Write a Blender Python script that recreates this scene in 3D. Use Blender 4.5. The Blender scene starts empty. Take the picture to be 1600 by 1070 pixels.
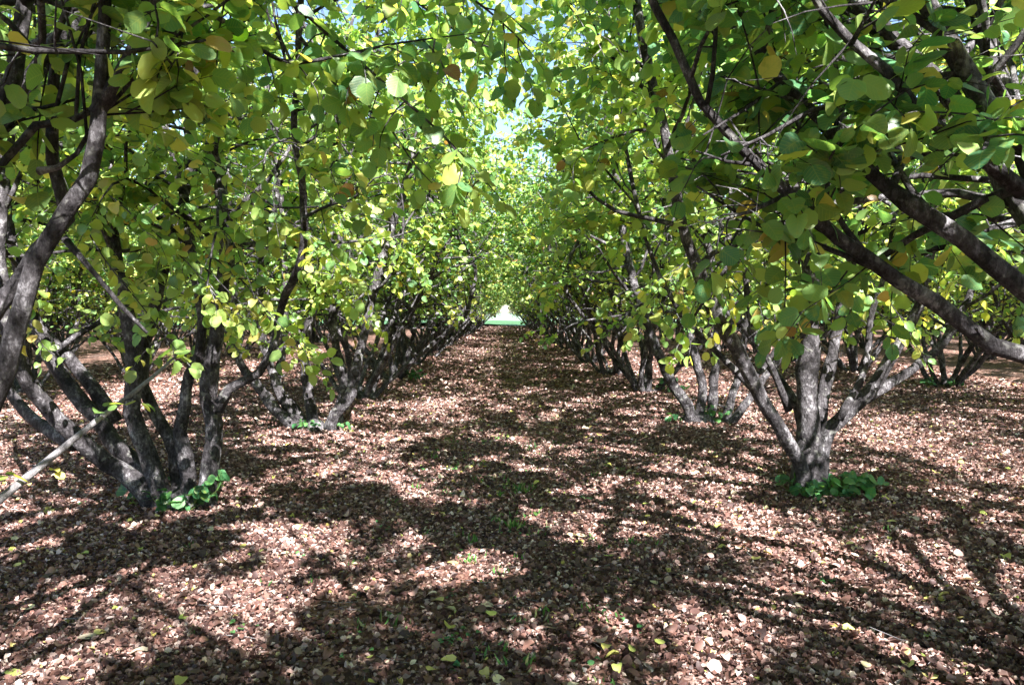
import bpy, math, random
import numpy as np
from mathutils import Vector, Matrix, Euler

random.seed(7)
RNG = np.random.default_rng(7)
rad = math.radians
scene = bpy.context.scene
COL = scene.collection

# ------------------------------------------------------------------ camera
CAM = Vector((0.0, 0.0, 1.5))
cam_data = bpy.data.cameras.new('camera')
cam_data.sensor_width = 36.0
cam_data.lens = 26.1
cam_data.clip_start = 0.05
cam_data.clip_end = 3000.0
cam = bpy.data.objects.new('camera', cam_data)
COL.objects.link(cam)
cam.location = CAM
cam.rotation_euler = Euler((rad(90 - 2.4), 0, rad(-0.6)))
scene.camera = cam
CAM_R = cam.rotation_euler.to_matrix()
FPX = 1600 * 26.1 / 36.0


def at(px, py, Y):
    """the world point seen at pixel (px, py) of the photograph, Y metres ahead"""
    d = CAM_R @ Vector(((px - 800) / FPX, -(py - 535) / FPX, -1.0))
    return CAM + d * ((Y - CAM.y) / d.y)


# ------------------------------------------------------------------ sky and sun
SUN_AZ, SUN_EL = 158.0, 43.0
world = bpy.data.worlds.new("World")
scene.world = world
world.use_nodes = True
wn = world.node_tree.nodes
sky = wn.new('ShaderNodeTexSky')
sky.sky_type = 'NISHITA'
sky.sun_disc = False
sky.sun_elevation = rad(SUN_EL)
sky.sun_rotation = rad(SUN_AZ)
sky.altitude = 200
sky.air_density = 1.0
sky.dust_density = 0.6
sky.ozone_density = 1.5
world.node_tree.links.new(sky.outputs[0], wn['Background'].inputs[0])
wn['Background'].inputs[1].default_value = 0.052

sd = bpy.data.lights.new('sun', 'SUN')
sd.energy = 5.0
sd.angle = rad(0.5)
sd.color = (1.0, 0.955, 0.89)
sun = bpy.data.objects.new('sun', sd)
COL.objects.link(sun)
S = Vector((math.sin(rad(SUN_AZ)) * math.cos(rad(SUN_EL)), math.cos(rad(SUN_AZ)) * math.cos(rad(SUN_EL)), math.sin(rad(SUN_EL))))
sun.rotation_euler = S.to_track_quat('Z', 'Y').to_euler()
sun.location = (0, 0, 30)

vs = scene.view_settings
vs.view_transform = 'Standard'
vs.look = 'None'
vs.exposure = 2.75
vs.gamma = 1.0
scene.render.engine = 'CYCLES'
scene.cycles.max_bounces = 8
scene.cycles.diffuse_bounces = 4
scene.cycles.glossy_bounces = 2
scene.cycles.transmission_bounces = 5
scene.cycles.transparent_max_bounces = 4
scene.cycles.sample_clamp_indirect = 6.0

# ------------------------------------------------------------------ helpers


def prop(o, label=None, cat=None, group=None, kind=None):
    if label: o['label'] = label
    if cat: o['category'] = cat
    if group: o['group'] = group
    if kind: o['kind'] = kind
    return o


def link(name, me, parent=None, loc=None):
    o = bpy.data.objects.new(name, me)
    COL.objects.link(o)
    if parent is not None: o.parent = parent
    if loc is not None: o.location = loc
    return o


def mesh_from(name, verts, faces, mat, smooth=True):
    me = bpy.data.meshes.new(name)
    me.from_pydata([tuple(v) for v in verts], [], faces)
    me.materials.append(mat)
    if smooth:
        me.polygons.foreach_set('use_smooth', [True] * len(me.polygons))
    me.update()
    return me


def mesh_np(name, V, F, mat, tint=None, uv=None, smooth=True):
    """V (n,3), F (m,k) index array with constant k; tint (n,4) point colour; uv (n,2)"""
    me = bpy.data.meshes.new(name)
    n, (m, k) = len(V), F.shape
    me.vertices.add(n)
    me.vertices.foreach_set('co', V.astype(np.float32).ravel())
    me.loops.add(m * k)
    me.loops.foreach_set('vertex_index', F.astype(np.int32).ravel())
    me.polygons.add(m)
    me.polygons.foreach_set('loop_start', np.arange(0, m * k, k, dtype=np.int32))
    me.polygons.foreach_set('loop_total', np.full(m, k, dtype=np.int32))
    me.update(calc_edges=True)
    me.polygons.foreach_set('use_smooth', np.full(m, smooth))
    if tint is not None:
        a = me.color_attributes.new('tint', 'FLOAT_COLOR', 'POINT')
        a.data.foreach_set('color', tint.astype(np.float32).ravel())
    if uv is not None:
        u = me.uv_layers.new(name='UVMap')
        u.data.foreach_set('uv', uv[F.ravel()].astype(np.float32).ravel())
    me.materials.append(mat)
    me.update()
    return me


class Tubes:
    """a bundle of tapered tubes that becomes one mesh"""
    def __init__(s): s.v = []; s.f = []

    def add(s, pts, rr, n=8, lump=0.0, cap=True):
        pts = [Vector(p) for p in pts]
        base = len(s.v)
        t = (pts[1] - pts[0]).normalized()
        up = Vector((0, 1, 0)) if abs(t.z) > 0.8 else Vector((0, 0, 1))
        x = t.cross(up).normalized()
        m = len(pts)
        ph = random.random() * 6.28
        for i, p in enumerate(pts):
            t = (pts[min(i + 1, m - 1)] - pts[max(i - 1, 0)])
            if t.length < 1e-6: t = Vector((0, 0, 1))
            t.normalize()
            x = (x - t * x.dot(t))
            if x.length < 1e-5: x = t.orthogonal()
            x.normalize()
            y = t.cross(x)
            for j in range(n):
                a = 2 * math.pi * j / n
                r = rr[i]
                if lump:
                    r *= 1 + lump * (math.sin(2 * a + ph + i * 0.35) * 0.6 + math.sin(3 * a - ph * 2 + i * 0.5) * 0.5 + (random.random() - 0.5) * 0.5)
                s.v.append(p + x * (math.cos(a) * r) + y * (math.sin(a) * r))
        for i in range(m - 1):
            for j in range(n):
                a = base + i * n + j; b = base + i * n + (j + 1) % n
                s.f.append((a, b, b + n, a + n))
        if cap:
            s.f.append(tuple(base + (m - 1) * n + j for j in range(n)))
            s.f.append(tuple(base + n - 1 - j for j in range(n)))

    def mesh(s, name, mat):
        return mesh_from(name, s.v, s.f, mat)


def spline(pts, rr, step):
    """Catmull-Rom resample of a polyline with radii"""
    P = [Vector(p) for p in pts]
    P = [P[0] * 2 - P[1]] + P + [P[-1] * 2 - P[-2]]
    R = [rr[0]] + list(rr) + [rr[-1]]
    out, ro = [], []
    for i in range(1, len(P) - 2):
        k = max(1, int((P[i + 1] - P[i]).length / step))
        for j in range(k):
            t = j / k
            a, b, c, d = P[i - 1], P[i], P[i + 1], P[i + 2]
            out.append(0.5 * ((2 * b) + (c - a) * t + (2 * a - 5 * b + 4 * c - d) * t * t + (3 * b - a - 3 * c + d) * t ** 3))
            ro.append(R[i] + (R[i + 1] - R[i]) * t)
    out.append(P[-2]); ro.append(R[-2])
    return out, ro


# ------------------------------------------------------------------ materials
def new_mat(name):
    m = bpy.data.materials.new(name)
    m.use_nodes = True
    return m, m.node_tree.nodes, m.node_tree.links, m.node_tree.nodes['Principled BSDF']


def ramp(N, stops, interp='LINEAR'):
    r = N.new('ShaderNodeValToRGB')
    r.color_ramp.interpolation = interp
    e = r.color_ramp.elements
    while len(e) < len(stops): e.new(0.5)
    for i, (p, c) in enumerate(stops):
        e[i].position = p
        e[i].color = (*c, 1) if len(c) == 3 else c
    return r


def leaf_material(name, stops, transl=0.5, tcol=(2.0, 1.85, 0.8), rough=0.36, detail=True):
    m, N, L, B = new_mat(name)
    at_ = N.new('ShaderNodeAttribute'); at_.attribute_name = 'tint'
    sep = N.new('ShaderNodeSeparateColor'); L.new(at_.outputs['Color'], sep.inputs[0])
    rp = ramp(N, stops); L.new(sep.outputs[0], rp.inputs[0])
    # brightness by second channel
    hsv = N.new('ShaderNodeHueSaturation'); hsv.inputs['Saturation'].default_value = 0.93
    mr = N.new('ShaderNodeMapRange'); mr.inputs['To Min'].default_value = 0.7; mr.inputs['To Max'].default_value = 1.35
    L.new(sep.outputs[1], mr.inputs['Value']); L.new(mr.outputs[0], hsv.inputs['Value'])
    L.new(rp.outputs[0], hsv.inputs['Color'])
    col = hsv.outputs[0]
    if detail:
        uv = N.new('ShaderNodeUVMap')
        sx = N.new('ShaderNodeSeparateXYZ'); L.new(uv.outputs[0], sx.inputs[0])
        ab = N.new('ShaderNodeMath'); ab.operation = 'ABSOLUTE'; L.new(sx.outputs[0], ab.inputs[0])
        # side veins: slanting stripes
        k = N.new('ShaderNodeMath'); k.operation = 'MULTIPLY_ADD'; k.inputs[1].default_value = -0.8
        L.new(ab.outputs[0], k.inputs[0]); L.new(sx.outputs[1], k.inputs[2])
        s1 = N.new('ShaderNodeMath'); s1.operation = 'MULTIPLY'; s1.inputs[1].default_value = 44; L.new(k.outputs[0], s1.inputs[0])
        s2 = N.new('ShaderNodeMath'); s2.operation = 'SINE'; L.new(s1.outputs[0], s2.inputs[0])
        vr = N.new('ShaderNodeMapRange'); vr.inputs['From Min'].default_value = 0.8; vr.inputs['From Max'].default_value = 1.0
        L.new(s2.outputs[0], vr.inputs['Value'])
        md = N.new('ShaderNodeMapRange'); md.inputs['From Min'].default_value = 0.03; md.inputs['From Max'].default_value = 0.0
        L.new(ab.outputs[0], md.inputs['Value'])
        mx = N.new('ShaderNodeMath'); mx.operation = 'MAXIMUM'; L.new(vr.outputs[0], mx.inputs[0]); L.new(md.outputs[0], mx.inputs[1])
        sc_ = N.new('ShaderNodeMath'); sc_.operation = 'MULTIPLY'; sc_.inputs[1].default_value = 0.28; L.new(mx.outputs[0], sc_.inputs[0])
        mix = N.new('ShaderNodeMix'); mix.data_type = 'RGBA'
        L.new(sc_.outputs[0], mix.inputs[0]); L.new(col, mix.inputs[6]); mix.inputs[7].default_value = (0.36, 0.42, 0.12, 1)
        # yellow margin, blotches
        no = N.new('ShaderNodeTexNoise'); no.inputs['Scale'].default_value = 30; no.inputs['Detail'].default_value = 3
        geo = N.new('ShaderNodeTexCoord'); L.new(geo.outputs['Object'], no.inputs['Vector'])
        bl = N.new('ShaderNodeMapRange'); bl.inputs['From Min'].default_value = 0.56; bl.inputs['From Max'].default_value = 0.75
        bl.inputs['To Max'].default_value = 0.55
        L.new(no.outputs[0], bl.inputs['Value'])
        m2 = N.new('ShaderNodeMix'); m2.data_type = 'RGBA'; L.new(bl.outputs[0], m2.inputs[0]); L.new(mix.outputs[2], m2.inputs[6])
        m2.inputs[7].default_value = (0.30, 0.32, 0.05, 1)
        col = m2.outputs[2]
        bp = N.new('ShaderNodeBump'); bp.inputs['Strength'].default_value = 0.15; bp.inputs['Distance'].default_value = 0.002
        L.new(mx.outputs[0], bp.inputs['Height']); L.new(bp.outputs[0], B.inputs['Normal'])
    L.new(col, B.inputs['Base Color'])
    B.inputs['Roughness'].default_value = rough
    B.inputs['Specular IOR Level'].default_value = 0.5
    tr = N.new('ShaderNodeBsdfTranslucent')
    mc = N.new('ShaderNodeMix'); mc.data_type = 'RGBA'; mc.blend_type = 'MULTIPLY'; mc.inputs[0].default_value = 1
    L.new(col, mc.inputs[6]); mc.inputs[7].default_value = (*tcol, 1)
    L.new(mc.outputs[2], tr.inputs[0])
    ms = N.new('ShaderNodeMixShader'); ms.inputs[0].default_value = transl
    L.new(B.outputs[0], ms.inputs[1]); L.new(tr.outputs[0], ms.inputs[2])
    L.new(ms.outputs[0], N['Material Output'].inputs[0])
    return m


HAZEL_STOPS = [(0.0, (0.050, 0.170, 0.080)), (0.35, (0.155, 0.29, 0.078)), (0.68, (0.32, 0.41, 0.095)),
               (0.86, (0.47, 0.46, 0.12)), (0.94, (0.42, 0.36, 0.09)), (0.975, (0.34, 0.21, 0.07)), (1.0, (0.20, 0.09, 0.04))]
M_LEAF = leaf_material('hazel_leaf', HAZEL_STOPS)
M_LEAF_FAR = leaf_material('hazel_leaf_plain', HAZEL_STOPS, detail=False)
M_SHOOT = leaf_material('young_leaf', [(0.0, (0.018, 0.105, 0.045)), (0.6, (0.032, 0.16, 0.062)), (1.0, (0.075, 0.23, 0.06))], transl=0.35, tcol=(1.1, 1.3, 0.6))
M_DARKLEAF = leaf_material('dark_leaf', [(0.0, (0.02, 0.07, 0.03)), (1.0, (0.04, 0.12, 0.05))], transl=0.2, detail=False)
M_GRASS = leaf_material('grass_blade', [(0.0, (0.04, 0.15, 0.03)), (0.8, (0.10, 0.24, 0.05)), (1.0, (0.45, 0.40, 0.25))], transl=0.3, detail=False)
M_LITTER = leaf_material('dead_leaf', [(0.0, (0.026, 0.014, 0.017)), (0.25, (0.082, 0.038, 0.034)), (0.50, (0.17, 0.080, 0.062)),
                                       (0.70, (0.36, 0.24, 0.215)), (0.90, (0.56, 0.46, 0.44)), (0.955, (0.55, 0.46, 0.32)),
                                       (0.98, (0.50, 0.42, 0.10)), (1.0, (0.26, 0.35, 0.07))], transl=0.12, tcol=(1.2, 0.9, 0.6), rough=0.62, detail=False)


def bark_material(name='hazel_bark', cc=((0.004, 0.0035, 0.004), (0.012, 0.010, 0.012), (0.065, 0.060, 0.068), (0.42, 0.41, 0.45)), bump=0.9):
    m, N, L, B = new_mat(name)
    tc = N.new('ShaderNodeTexCoord')
    mp = N.new('ShaderNodeMapping'); mp.inputs['Scale'].default_value = (1, 1, 0.5)
    L.new(tc.outputs['Object'], mp.inputs['Vector'])
    n1 = N.new('ShaderNodeTexNoise'); n1.inputs['Scale'].default_value = 55; n1.inputs['Detail'].default_value = 10; n1.inputs['Roughness'].default_value = 0.72
    L.new(mp.outputs[0], n1.inputs['Vector'])
    n2 = N.new('ShaderNodeTexNoise'); n2.inputs['Scale'].default_value = 7; n2.inputs['Detail'].default_value = 4
    L.new(tc.outputs['Object'], n2.inputs['Vector'])
    r = ramp(N, [(0.28, cc[0]), (0.445, cc[1]), (0.57, cc[2]), (0.74, cc[3])])
    mm = N.new('ShaderNodeMath'); mm.operation = 'MULTIPLY_ADD'; mm.inputs[1].default_value = 0.6
    L.new(n1.outputs[0], mm.inputs[0])
    m3 = N.new('ShaderNodeMath'); m3.operation = 'MULTIPLY'; m3.inputs[1].default_value = 0.45; L.new(n2.outputs[0], m3.inputs[0])
    L.new(m3.outputs[0], mm.inputs[2]); L.new(mm.outputs[0], r.inputs[0])
    # lichen spots
    vo = N.new('ShaderNodeTexNoise'); vo.inputs['Scale'].default_value = 16; vo.inputs['Detail'].default_value = 5; L.new(tc.outputs['Object'], vo.inputs['Vector'])
    lr = N.new('ShaderNodeMapRange'); lr.inputs['From Min'].default_value = 0.6; lr.inputs['From Max'].default_value = 0.66
    lr.inputs['To Max'].default_value = 0.25; L.new(vo.outputs[0], lr.inputs['Value'])
    mix = N.new('ShaderNodeMix'); mix.data_type = 'RGBA'; L.new(lr.outputs[0], mix.inputs[0]); L.new(r.outputs[0], mix.inputs[6])
    mix.inputs[7].default_value = (0.40, 0.41, 0.38, 1)
    L.new(mix.outputs[2], B.inputs['Base Color'])
    B.inputs['Roughness'].default_value = 0.8
    B.inputs['Specular IOR Level'].default_value = 0.25
    b1 = N.new('ShaderNodeBump'); b1.inputs['Strength'].default_value = bump; b1.inputs['Distance'].default_value = 0.022
    L.new(n1.outputs[0], b1.inputs['Height'])
    b2 = N.new('ShaderNodeBump'); b2.inputs['Strength'].default_value = 0.7; b2.inputs['Distance'].default_value = 0.07
    L.new(n2.outputs[0], b2.inputs['Height']); L.new(b1.outputs[0], b2.inputs['Normal'])
    L.new(b2.outputs[0], B.inputs['Normal'])
    return m


M_BARK = bark_material()
M_BARK_PALE = bark_material('sunlit_young_bark', ((0.05, 0.045, 0.05), (0.13, 0.12, 0.13), (0.26, 0.25, 0.27), (0.36, 0.35, 0.38)), 0.8)  # smooth young bark, with sunlit paleness put into its colour


def ground_material():
    m, N, L, B = new_mat('leaf_litter_soil')
    tc = N.new('ShaderNodeTexCoord')
    P = tc.outputs['Object']
    vo = N.new('ShaderNodeTexVoronoi'); vo.inputs['Scale'].default_value = 22; vo.inputs['Randomness'].default_value = 1
    wob = N.new('ShaderNodeTexNoise'); wob.inputs['Scale'].default_value = 30; L.new(P, wob.inputs['Vector'])
    add = N.new('ShaderNodeMix'); add.data_type = 'RGBA'; add.blend_type = 'LINEAR_LIGHT'; add.inputs[0].default_value = 0.04
    L.new(P, add.inputs[6]); L.new(wob.outputs['Color'], add.inputs[7]); L.new(add.outputs[2], vo.inputs['Vector'])
    sc = N.new('ShaderNodeSeparateColor'); L.new(vo.outputs['Color'], sc.inputs[0])
    r = ramp(N, [(0.0, (0.03, 0.016, 0.015)), (0.3, (0.08, 0.042, 0.034)), (0.6, (0.15, 0.08, 0.062)), (0.85, (0.26, 0.16, 0.13)), (1.0, (0.40, 0.29, 0.25))])
    L.new(sc.outputs[0], r.inputs[0])
    # dark bare soil patches
    no = N.new('ShaderNodeTexNoise'); no.inputs['Scale'].default_value = 1.3; no.inputs['Detail'].default_value = 5; L.new(P, no.inputs['Vector'])
    mr = N.new('ShaderNodeMapRange'); mr.inputs['From Min'].default_value = 0.5; mr.inputs['From Max'].default_value = 0.66; L.new(no.outputs[0], mr.inputs['Value'])
    mix = N.new('ShaderNodeMix'); mix.data_type = 'RGBA'; L.new(mr.outputs[0], mix.inputs[0]); L.new(r.outputs[0], mix.inputs[6]); mix.inputs[7].default_value = (0.075, 0.052, 0.047, 1)
    # mossy green along the middle of the lane, more of it far ahead
    sx = N.new('ShaderNodeSeparateXYZ'); L.new(P, sx.inputs[0])
    ab = N.new('ShaderNodeMath'); ab.operation = 'ABSOLUTE'; L.new(sx.outputs[0], ab.inputs[0])
    g1 = N.new('ShaderNodeMapRange'); g1.inputs['From Min'].default_value = 1.3; g1.inputs['From Max'].default_value = 0.1; L.new(ab.outputs[0], g1.inputs['Value'])
    g2 = N.new('ShaderNodeMapRange'); g2.inputs['From Min'].default_value = 10; g2.inputs['From Max'].default_value = 45; L.new(sx.outputs[1], g2.inputs['Value'])
    gn = N.new('ShaderNodeTexNoise'); gn.inputs['Scale'].default_value = 3; gn.inputs['Detail'].default_value = 6; L.new(P, gn.inputs['Vector'])
    g3 = N.new('ShaderNodeMapRange'); g3.inputs['From Min'].default_value = 0.42; g3.inputs['From Max'].default_value = 0.6; L.new(gn.outputs[0], g3.inputs['Value'])
    a1 = N.new('ShaderNodeMath'); a1.operation = 'MULTIPLY'; L.new(g1.outputs[0], a1.inputs[0]); L.new(g2.outputs[0], a1.inputs[1])
    a2 = N.new('ShaderNodeMath'); a2.operation = 'MULTIPLY'; L.new(a1.outputs[0], a2.inputs[0]); L.new(g3.outputs[0], a2.inputs[1])
    mg = N.new('ShaderNodeMix'); mg.data_type = 'RGBA'; L.new(a2.outputs[0], mg.inputs[0]); L.new(mix.outputs[2], mg.inputs[6]); mg.inputs[7].default_value = (0.10, 0.14, 0.06, 1)
    L.new(mg.outputs[2], B.inputs['Base Color'])
    B.inputs['Roughness'].default_value = 0.9
    B.inputs['Specular IOR Level'].default_value = 0.1
    bp = N.new('ShaderNodeBump'); bp.inputs['Strength'].default_value = 1.0; bp.inputs['Distance'].default_value = 0.03
    L.new(sc.outputs[1], bp.inputs['Height']); L.new(bp.outputs[0], B.inputs['Normal'])
    return m


def plain_ground(name, c1, c2, scale):
    m, N, L, B = new_mat(name)
    tc = N.new('ShaderNodeTexCoord')
    no = N.new('ShaderNodeTexNoise'); no.inputs['Scale'].default_value = scale; no.inputs['Detail'].default_value = 8; L.new(tc.outputs['Object'], no.inputs['Vector'])
    r = ramp(N, [(0.3, c1), (0.7, c2)]); L.new(no.outputs[0], r.inputs[0]); L.new(r.outputs[0], B.inputs['Base Color'])
    B.inputs['Roughness'].default_value = 0.9
    bp = N.new('ShaderNodeBump'); bp.inputs['Strength'].default_value = 0.6; L.new(no.outputs[0], bp.inputs['Height']); L.new(bp.outputs[0], B.inputs['Normal'])
    return m


# ------------------------------------------------------------------ the ground
def gz(x, y):
    """height of the orchard floor"""
    f = np.clip((60 - np.abs(y)) / 20, 0, 1)
    z = 0.03 * np.sin(x * 0.9 + 1.3) * np.sin(y * 0.55) + 0.018 * np.sin(x * 2.3 + y * 1.1) * np.sin(y * 1.7 - x * 0.6)
    z = z + 0.05 * np.exp(-((np.abs(x) - 2.45) / 0.7) ** 2) - 0.03 * np.exp(-((np.abs(x) - 0.75) / 0.35) ** 2)
    return z * f


xs = np.concatenate([np.array([-1500, -400, -120, -60]), np.arange(-30, 30.01, 0.2), np.array([60, 120, 400, 1500])])
ys = np.concatenate([np.array([-600, -100, -30]), np.arange(-10, 32, 0.2), np.arange(32, 82, 1.0), np.array([120, 200, 400, 1500])])
GX, GY = np.meshgrid(xs, ys)
GV = np.stack([GX, GY, gz(GX, GY)], -1).reshape(-1, 3)
nx, ny = len(xs), len(ys)
ii, jj = np.meshgrid(np.arange(nx - 1), np.arange(ny - 1))
a = (jj * nx + ii).ravel()
GF = np.stack([a, a + 1, a + nx + 1, a + nx], -1)
prop(link('ground', mesh_np('ground', GV, GF, ground_material())), kind='structure')


def sheet(name, x0, x1, y0, y1, z, mat, n=24, amp=0.0):
    X, Y = np.meshgrid(np.linspace(x0, x1, n), np.linspace(y0, y1, n))
    Z = z + amp * (np.sin(X * 0.35 + 1.0) * np.sin(Y * 0.22) + 0.5 * np.sin(X * 0.9 + Y * 0.3))
    V = np.stack([X, Y, Z], -1).reshape(-1, 3)
    i, j = np.meshgrid(np.arange(n - 1), np.arange(n - 1)); a = (j * n + i).ravel()
    return prop(link(name, mesh_np(name, V, np.stack([a, a + 1, a + n + 1, a + n], -1), mat)), kind='structure')


sheet('field', -700, 700, 84, 700, 0.12, plain_ground('pale_field', (0.11, 0.17, 0.12), (0.16, 0.22, 0.16), 0.05))
sheet('grass_verge', -90, 90, 75, 105, 0.22, plain_ground('verge_grass', (0.018, 0.07, 0.022), (0.035, 0.11, 0.035), 2.5), n=60, amp=0.16)

# ------------------------------------------------------------------ leaves


def leaf_template(kind):
    """verts (u across, v along, w bend) and faces of one leaf of unit length"""
    if kind == 'hi':
        outline = [(0.0, 0.0), (0.20, 0.02), (0.36, 0.14), (0.45, 0.33), (0.47, 0.52), (0.40, 0.70), (0.25, 0.86), (0.09, 0.95)]
        # v along, half width
        pts = [(0.0, 0.03), (0.16, -0.03), (0.33, 0.09), (0.42, 0.29), (0.45, 0.50), (0.38, 0.70), (0.24, 0.85), (0.09, 0.94)]
        mid = [0.0, 0.12, 0.30, 0.48, 0.65, 0.80, 0.93, 1.10]
        V, UV = [], []
        for v in mid: V.append((0, v, 0)); UV.append((0, v))
        side = pts[1:]
        for s in (1, -1):
            for k, (u, v) in enumerate(side):
                jig = 0.022 if k % 2 else -0.016
                V.append((s * (u + jig), v, 0.16 * u)); UV.append((s * u, v))
        F = []
        n = len(mid)
        for s in (0, 1):
            b = n + s * 7
            q = [(0, 1, b, b)]
            for k in range(6):
                q.append((k + 1, k + 2, b + k + 1, b + k))
            for (m0, m1, o1, o0) in q:
                if o1 == o0: tri = [(m0, m1, o0)]
                else: tri = [(m0, m1, o1), (m0, o1, o0)]
                for t in tri: F.append(t if s == 1 else t[::-1])
            F.append((n - 1, b + 6, n - 2) if s == 0 else (n - 1, n - 2, b + 6))
        # remove duplicate of first offset
        V = np.array(V, float); UV = np.array(UV, float)
        # curve along length
        V[:, 2] -= 0.22 * (V[:, 1] - 0.2) ** 2
        return V, np.array(F), UV
    if kind == 'mid':
        V = np.array([(0, 0, 0), (0.33, 0.10, .05), (0.46, 0.45, .07), (0.30, 0.82, -.02), (0, 1.05, -.16), (-0.26, 0.85, -.06), (-0.44, 0.48, .11), (-0.35, 0.12, .09), (0, 0.45, -.02)], float)
        F = np.array([(8, 0, 1), (8, 1, 2), (8, 2, 3), (8, 3, 4), (8, 4, 5), (8, 5, 6), (8, 6, 7), (8, 7, 0)])
        return V, F, V[:, :2].copy()
    if kind == 'curl':      # dry, cupped, torn
        V = np.array([(0, 0, 0), (0.30, 0.15, .16), (0.38, 0.55, .20), (0.12, 0.85, .05), (0, 1.0, .14), (-0.25, 0.8, .12), (-0.36, 0.42, .24), (-0.2, 0.1, .12), (0, 0.5, -0.04)], float)
        F = np.array([(8, 0, 1), (8, 1, 2), (8, 2, 3), (8, 3, 4), (8, 4, 5), (8, 5, 6), (8, 6, 7), (8, 7, 0)])
        return V, F, V[:, :2].copy()
    V = np.array([(0, 0, 0), (0.35, 0.45, .18), (0, 1.0, .05), (-0.35, 0.5, .14)], float)
    return V, np.array([(0, 1, 2), (0, 2, 3)]), V[:, :2].copy()


def leaves_mesh(name, pos, along, normal, size, kind, mat, tint=None, rng=RNG, flex=1.0):
    T, F, UV = leaf_template(kind)
    n, k = len(pos), len(T)
    along = along / (np.linalg.norm(along, axis=1, keepdims=True) + 1e-9)
    normal = normal - along * np.sum(normal * along, 1, keepdims=True)
    normal /= (np.linalg.norm(normal, axis=1, keepdims=True) + 1e-9)
    side = np.cross(along, normal)
    w = size * rng.uniform(0.72, 1.12, n)
    bend = size * flex * rng.uniform(-0.4, 2.8, n)
    V = pos[:, None, :] + side[:, None, :] * (T[None, :, 0] * w[:, None])[..., None] + along[:, None, :] * (T[None, :, 1] * size[:, None])[..., None] \
        + normal[:, None, :] * (T[None, :, 2] * bend[:, None])[..., None]
    FF = (F[None] + (np.arange(n) * k)[:, None, None]).reshape(-1, 3)
    if tint is None:
        tint = rng.uniform(0, 1, (n, 2))
    tt = np.zeros((n, 4)); tt[:, :2] = tint; tt[:, 3] = 1
    return mesh_np(name, V.reshape(-1, 3), FF, mat, tint=np.repeat(tt, k, 0), uv=np.tile(UV, (n, 1)))


# ------------------------------------------------------------------ canopy gaps, added by cutting leaves along the sun path to shape dapples
def openness(x, y):
    wx = x + 0.35 * np.sin(y * 2.1 + 0.7) + 0.15 * np.sin(y * 5.3); wy = y + 0.35 * np.sin(x * 1.9 + 2.0) + 0.15 * np.sin(x * 4.7)
    v = 0.75 * np.sin(wx * 1.9 + 0.4) * np.sin(wy * 2.2 + 2.2) + 0.7 * np.sin(wx * 4.6) * np.sin(wy * 3.6 + 1) + 0.8 * np.sin(wx * 8.9 + 2 + wy * 2.7) * np.sin(wy * 7.4 - wx * 2.3) + 0.35 * np.sin(wx * 15.3 + wy * 4) * np.sin(wy * 13.7)
    v = v + 3.0 * np.exp(-(((x + 2.3) / 0.75) ** 2 + ((y - 3.45) / 0.5) ** 2)) - 1.5 * np.exp(-(((x + 2.8) / 0.6) ** 2 + ((y - 4.3) / 0.45) ** 2))
    v = v + 0.6 * np.exp(-(((x - 2.2) / 1.5) ** 2 + ((y - 4.3) / 0.9) ** 2)) - 1.3 * np.exp(-(((x - 0.1) / 0.9) ** 2 + ((y - 3.1) / 0.9) ** 2))
    for gx, gy, g, w in ((-2.25, 6.1, .28, 1.6), (-2.75, 6.5, .25, 1.4), (-2.0, 6.9, .25, 1.4), (2.4, 6.3, .22, 1.5), (2.2, 7.1, .25, 1.2), (-2.15, 4.0, .28, 1.8),  # added openings that let sun onto chosen spots
                        (-.2, 4.3, .35, 1.), (.9, 3.4, .3, 1.1), (-1.2, 4.9, .3, 1.), (2.9, 3.6, .5, 1.), (1.7, 5.0, .35, .9)):
        v = v + w * np.exp(-(((x - gx) / g) ** 2 + ((y - gy) / (g * 1.2)) ** 2))
    return v


def sun_gaps(p):
    k = p[:, 2] / S.z
    rnd = np.random.default_rng(len(p)).random(len(p)) < 0.1
    return (openness(p[:, 0] - S.x * k, p[:, 1] - S.y * k) < 0.25)


def sun_gaps_row(th, sx=0.0):
    c, s_ = math.cos(th), math.sin(th)

    def f(p):
        X = p[:, 0] * c - p[:, 1] * s_; Y = p[:, 0] * s_ + p[:, 1] * c
        k = p[:, 2] / S.z
        x = X - S.x * k; y = (Y - S.y * k) * (2 * math.pi / 3.7)
        v = 0.7 * np.sin(x * 4.1 + 1.2 * np.sin(y)) * np.sin(y * 2 + 1.0) + 0.8 * np.sin(x * 8.3 + 2 * np.sin(y * 2)) * np.sin(y * 4 - 1.1 * np.sin(x * 3)) + 0.6 * np.sin(x * 14.1 + y) * np.sin(y * 7)
        return v < 0.38
    return f


def sun_gaps_near(p):
    k = p[:, 2] / S.z
    qx = p[:, 0] - S.x * k; qy = p[:, 1] - S.y * k
    lit = 1.3 * np.exp(-(((qx + 3.2) / 1.9) ** 2 + ((qy - 7.6) / 2.8) ** 2)) + 0.5 * np.exp(-(((qx - 0.9) / 1.0) ** 2 + ((qy - 6.6) / 1.6) ** 2))
    return (openness(qx, qy) + 1.1 * lit) < 0.25


# ------------------------------------------------------------------ hazel trees
class LeafBag:
    def __init__(s): s.p = []; s.a = []; s.n = []; s.s = []

    def add(s, p, a, n, z):
        s.p.append(tuple(p)); s.a.append(tuple(a)); s.n.append(tuple(n)); s.s.append(z)


def rv(k=1.0):
    return Vector((random.gauss(0, k), random.gauss(0, k), random.gauss(0, k)))


def limb(p, d, length, nseg, wobble, lift, ok):
    """a wandering polyline; lift >0 bends upward, <0 droops"""
    pts = [Vector(p)]
    d = Vector(d).normalized()
    st = length / nseg
    for i in range(nseg):
        d = (d + rv(wobble) + Vector((0, 0, lift * (i + 1) / nseg))).normalized()
        q = pts[-1] + d * st
        if not ok(q): break
        pts.append(q)
    return pts


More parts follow.
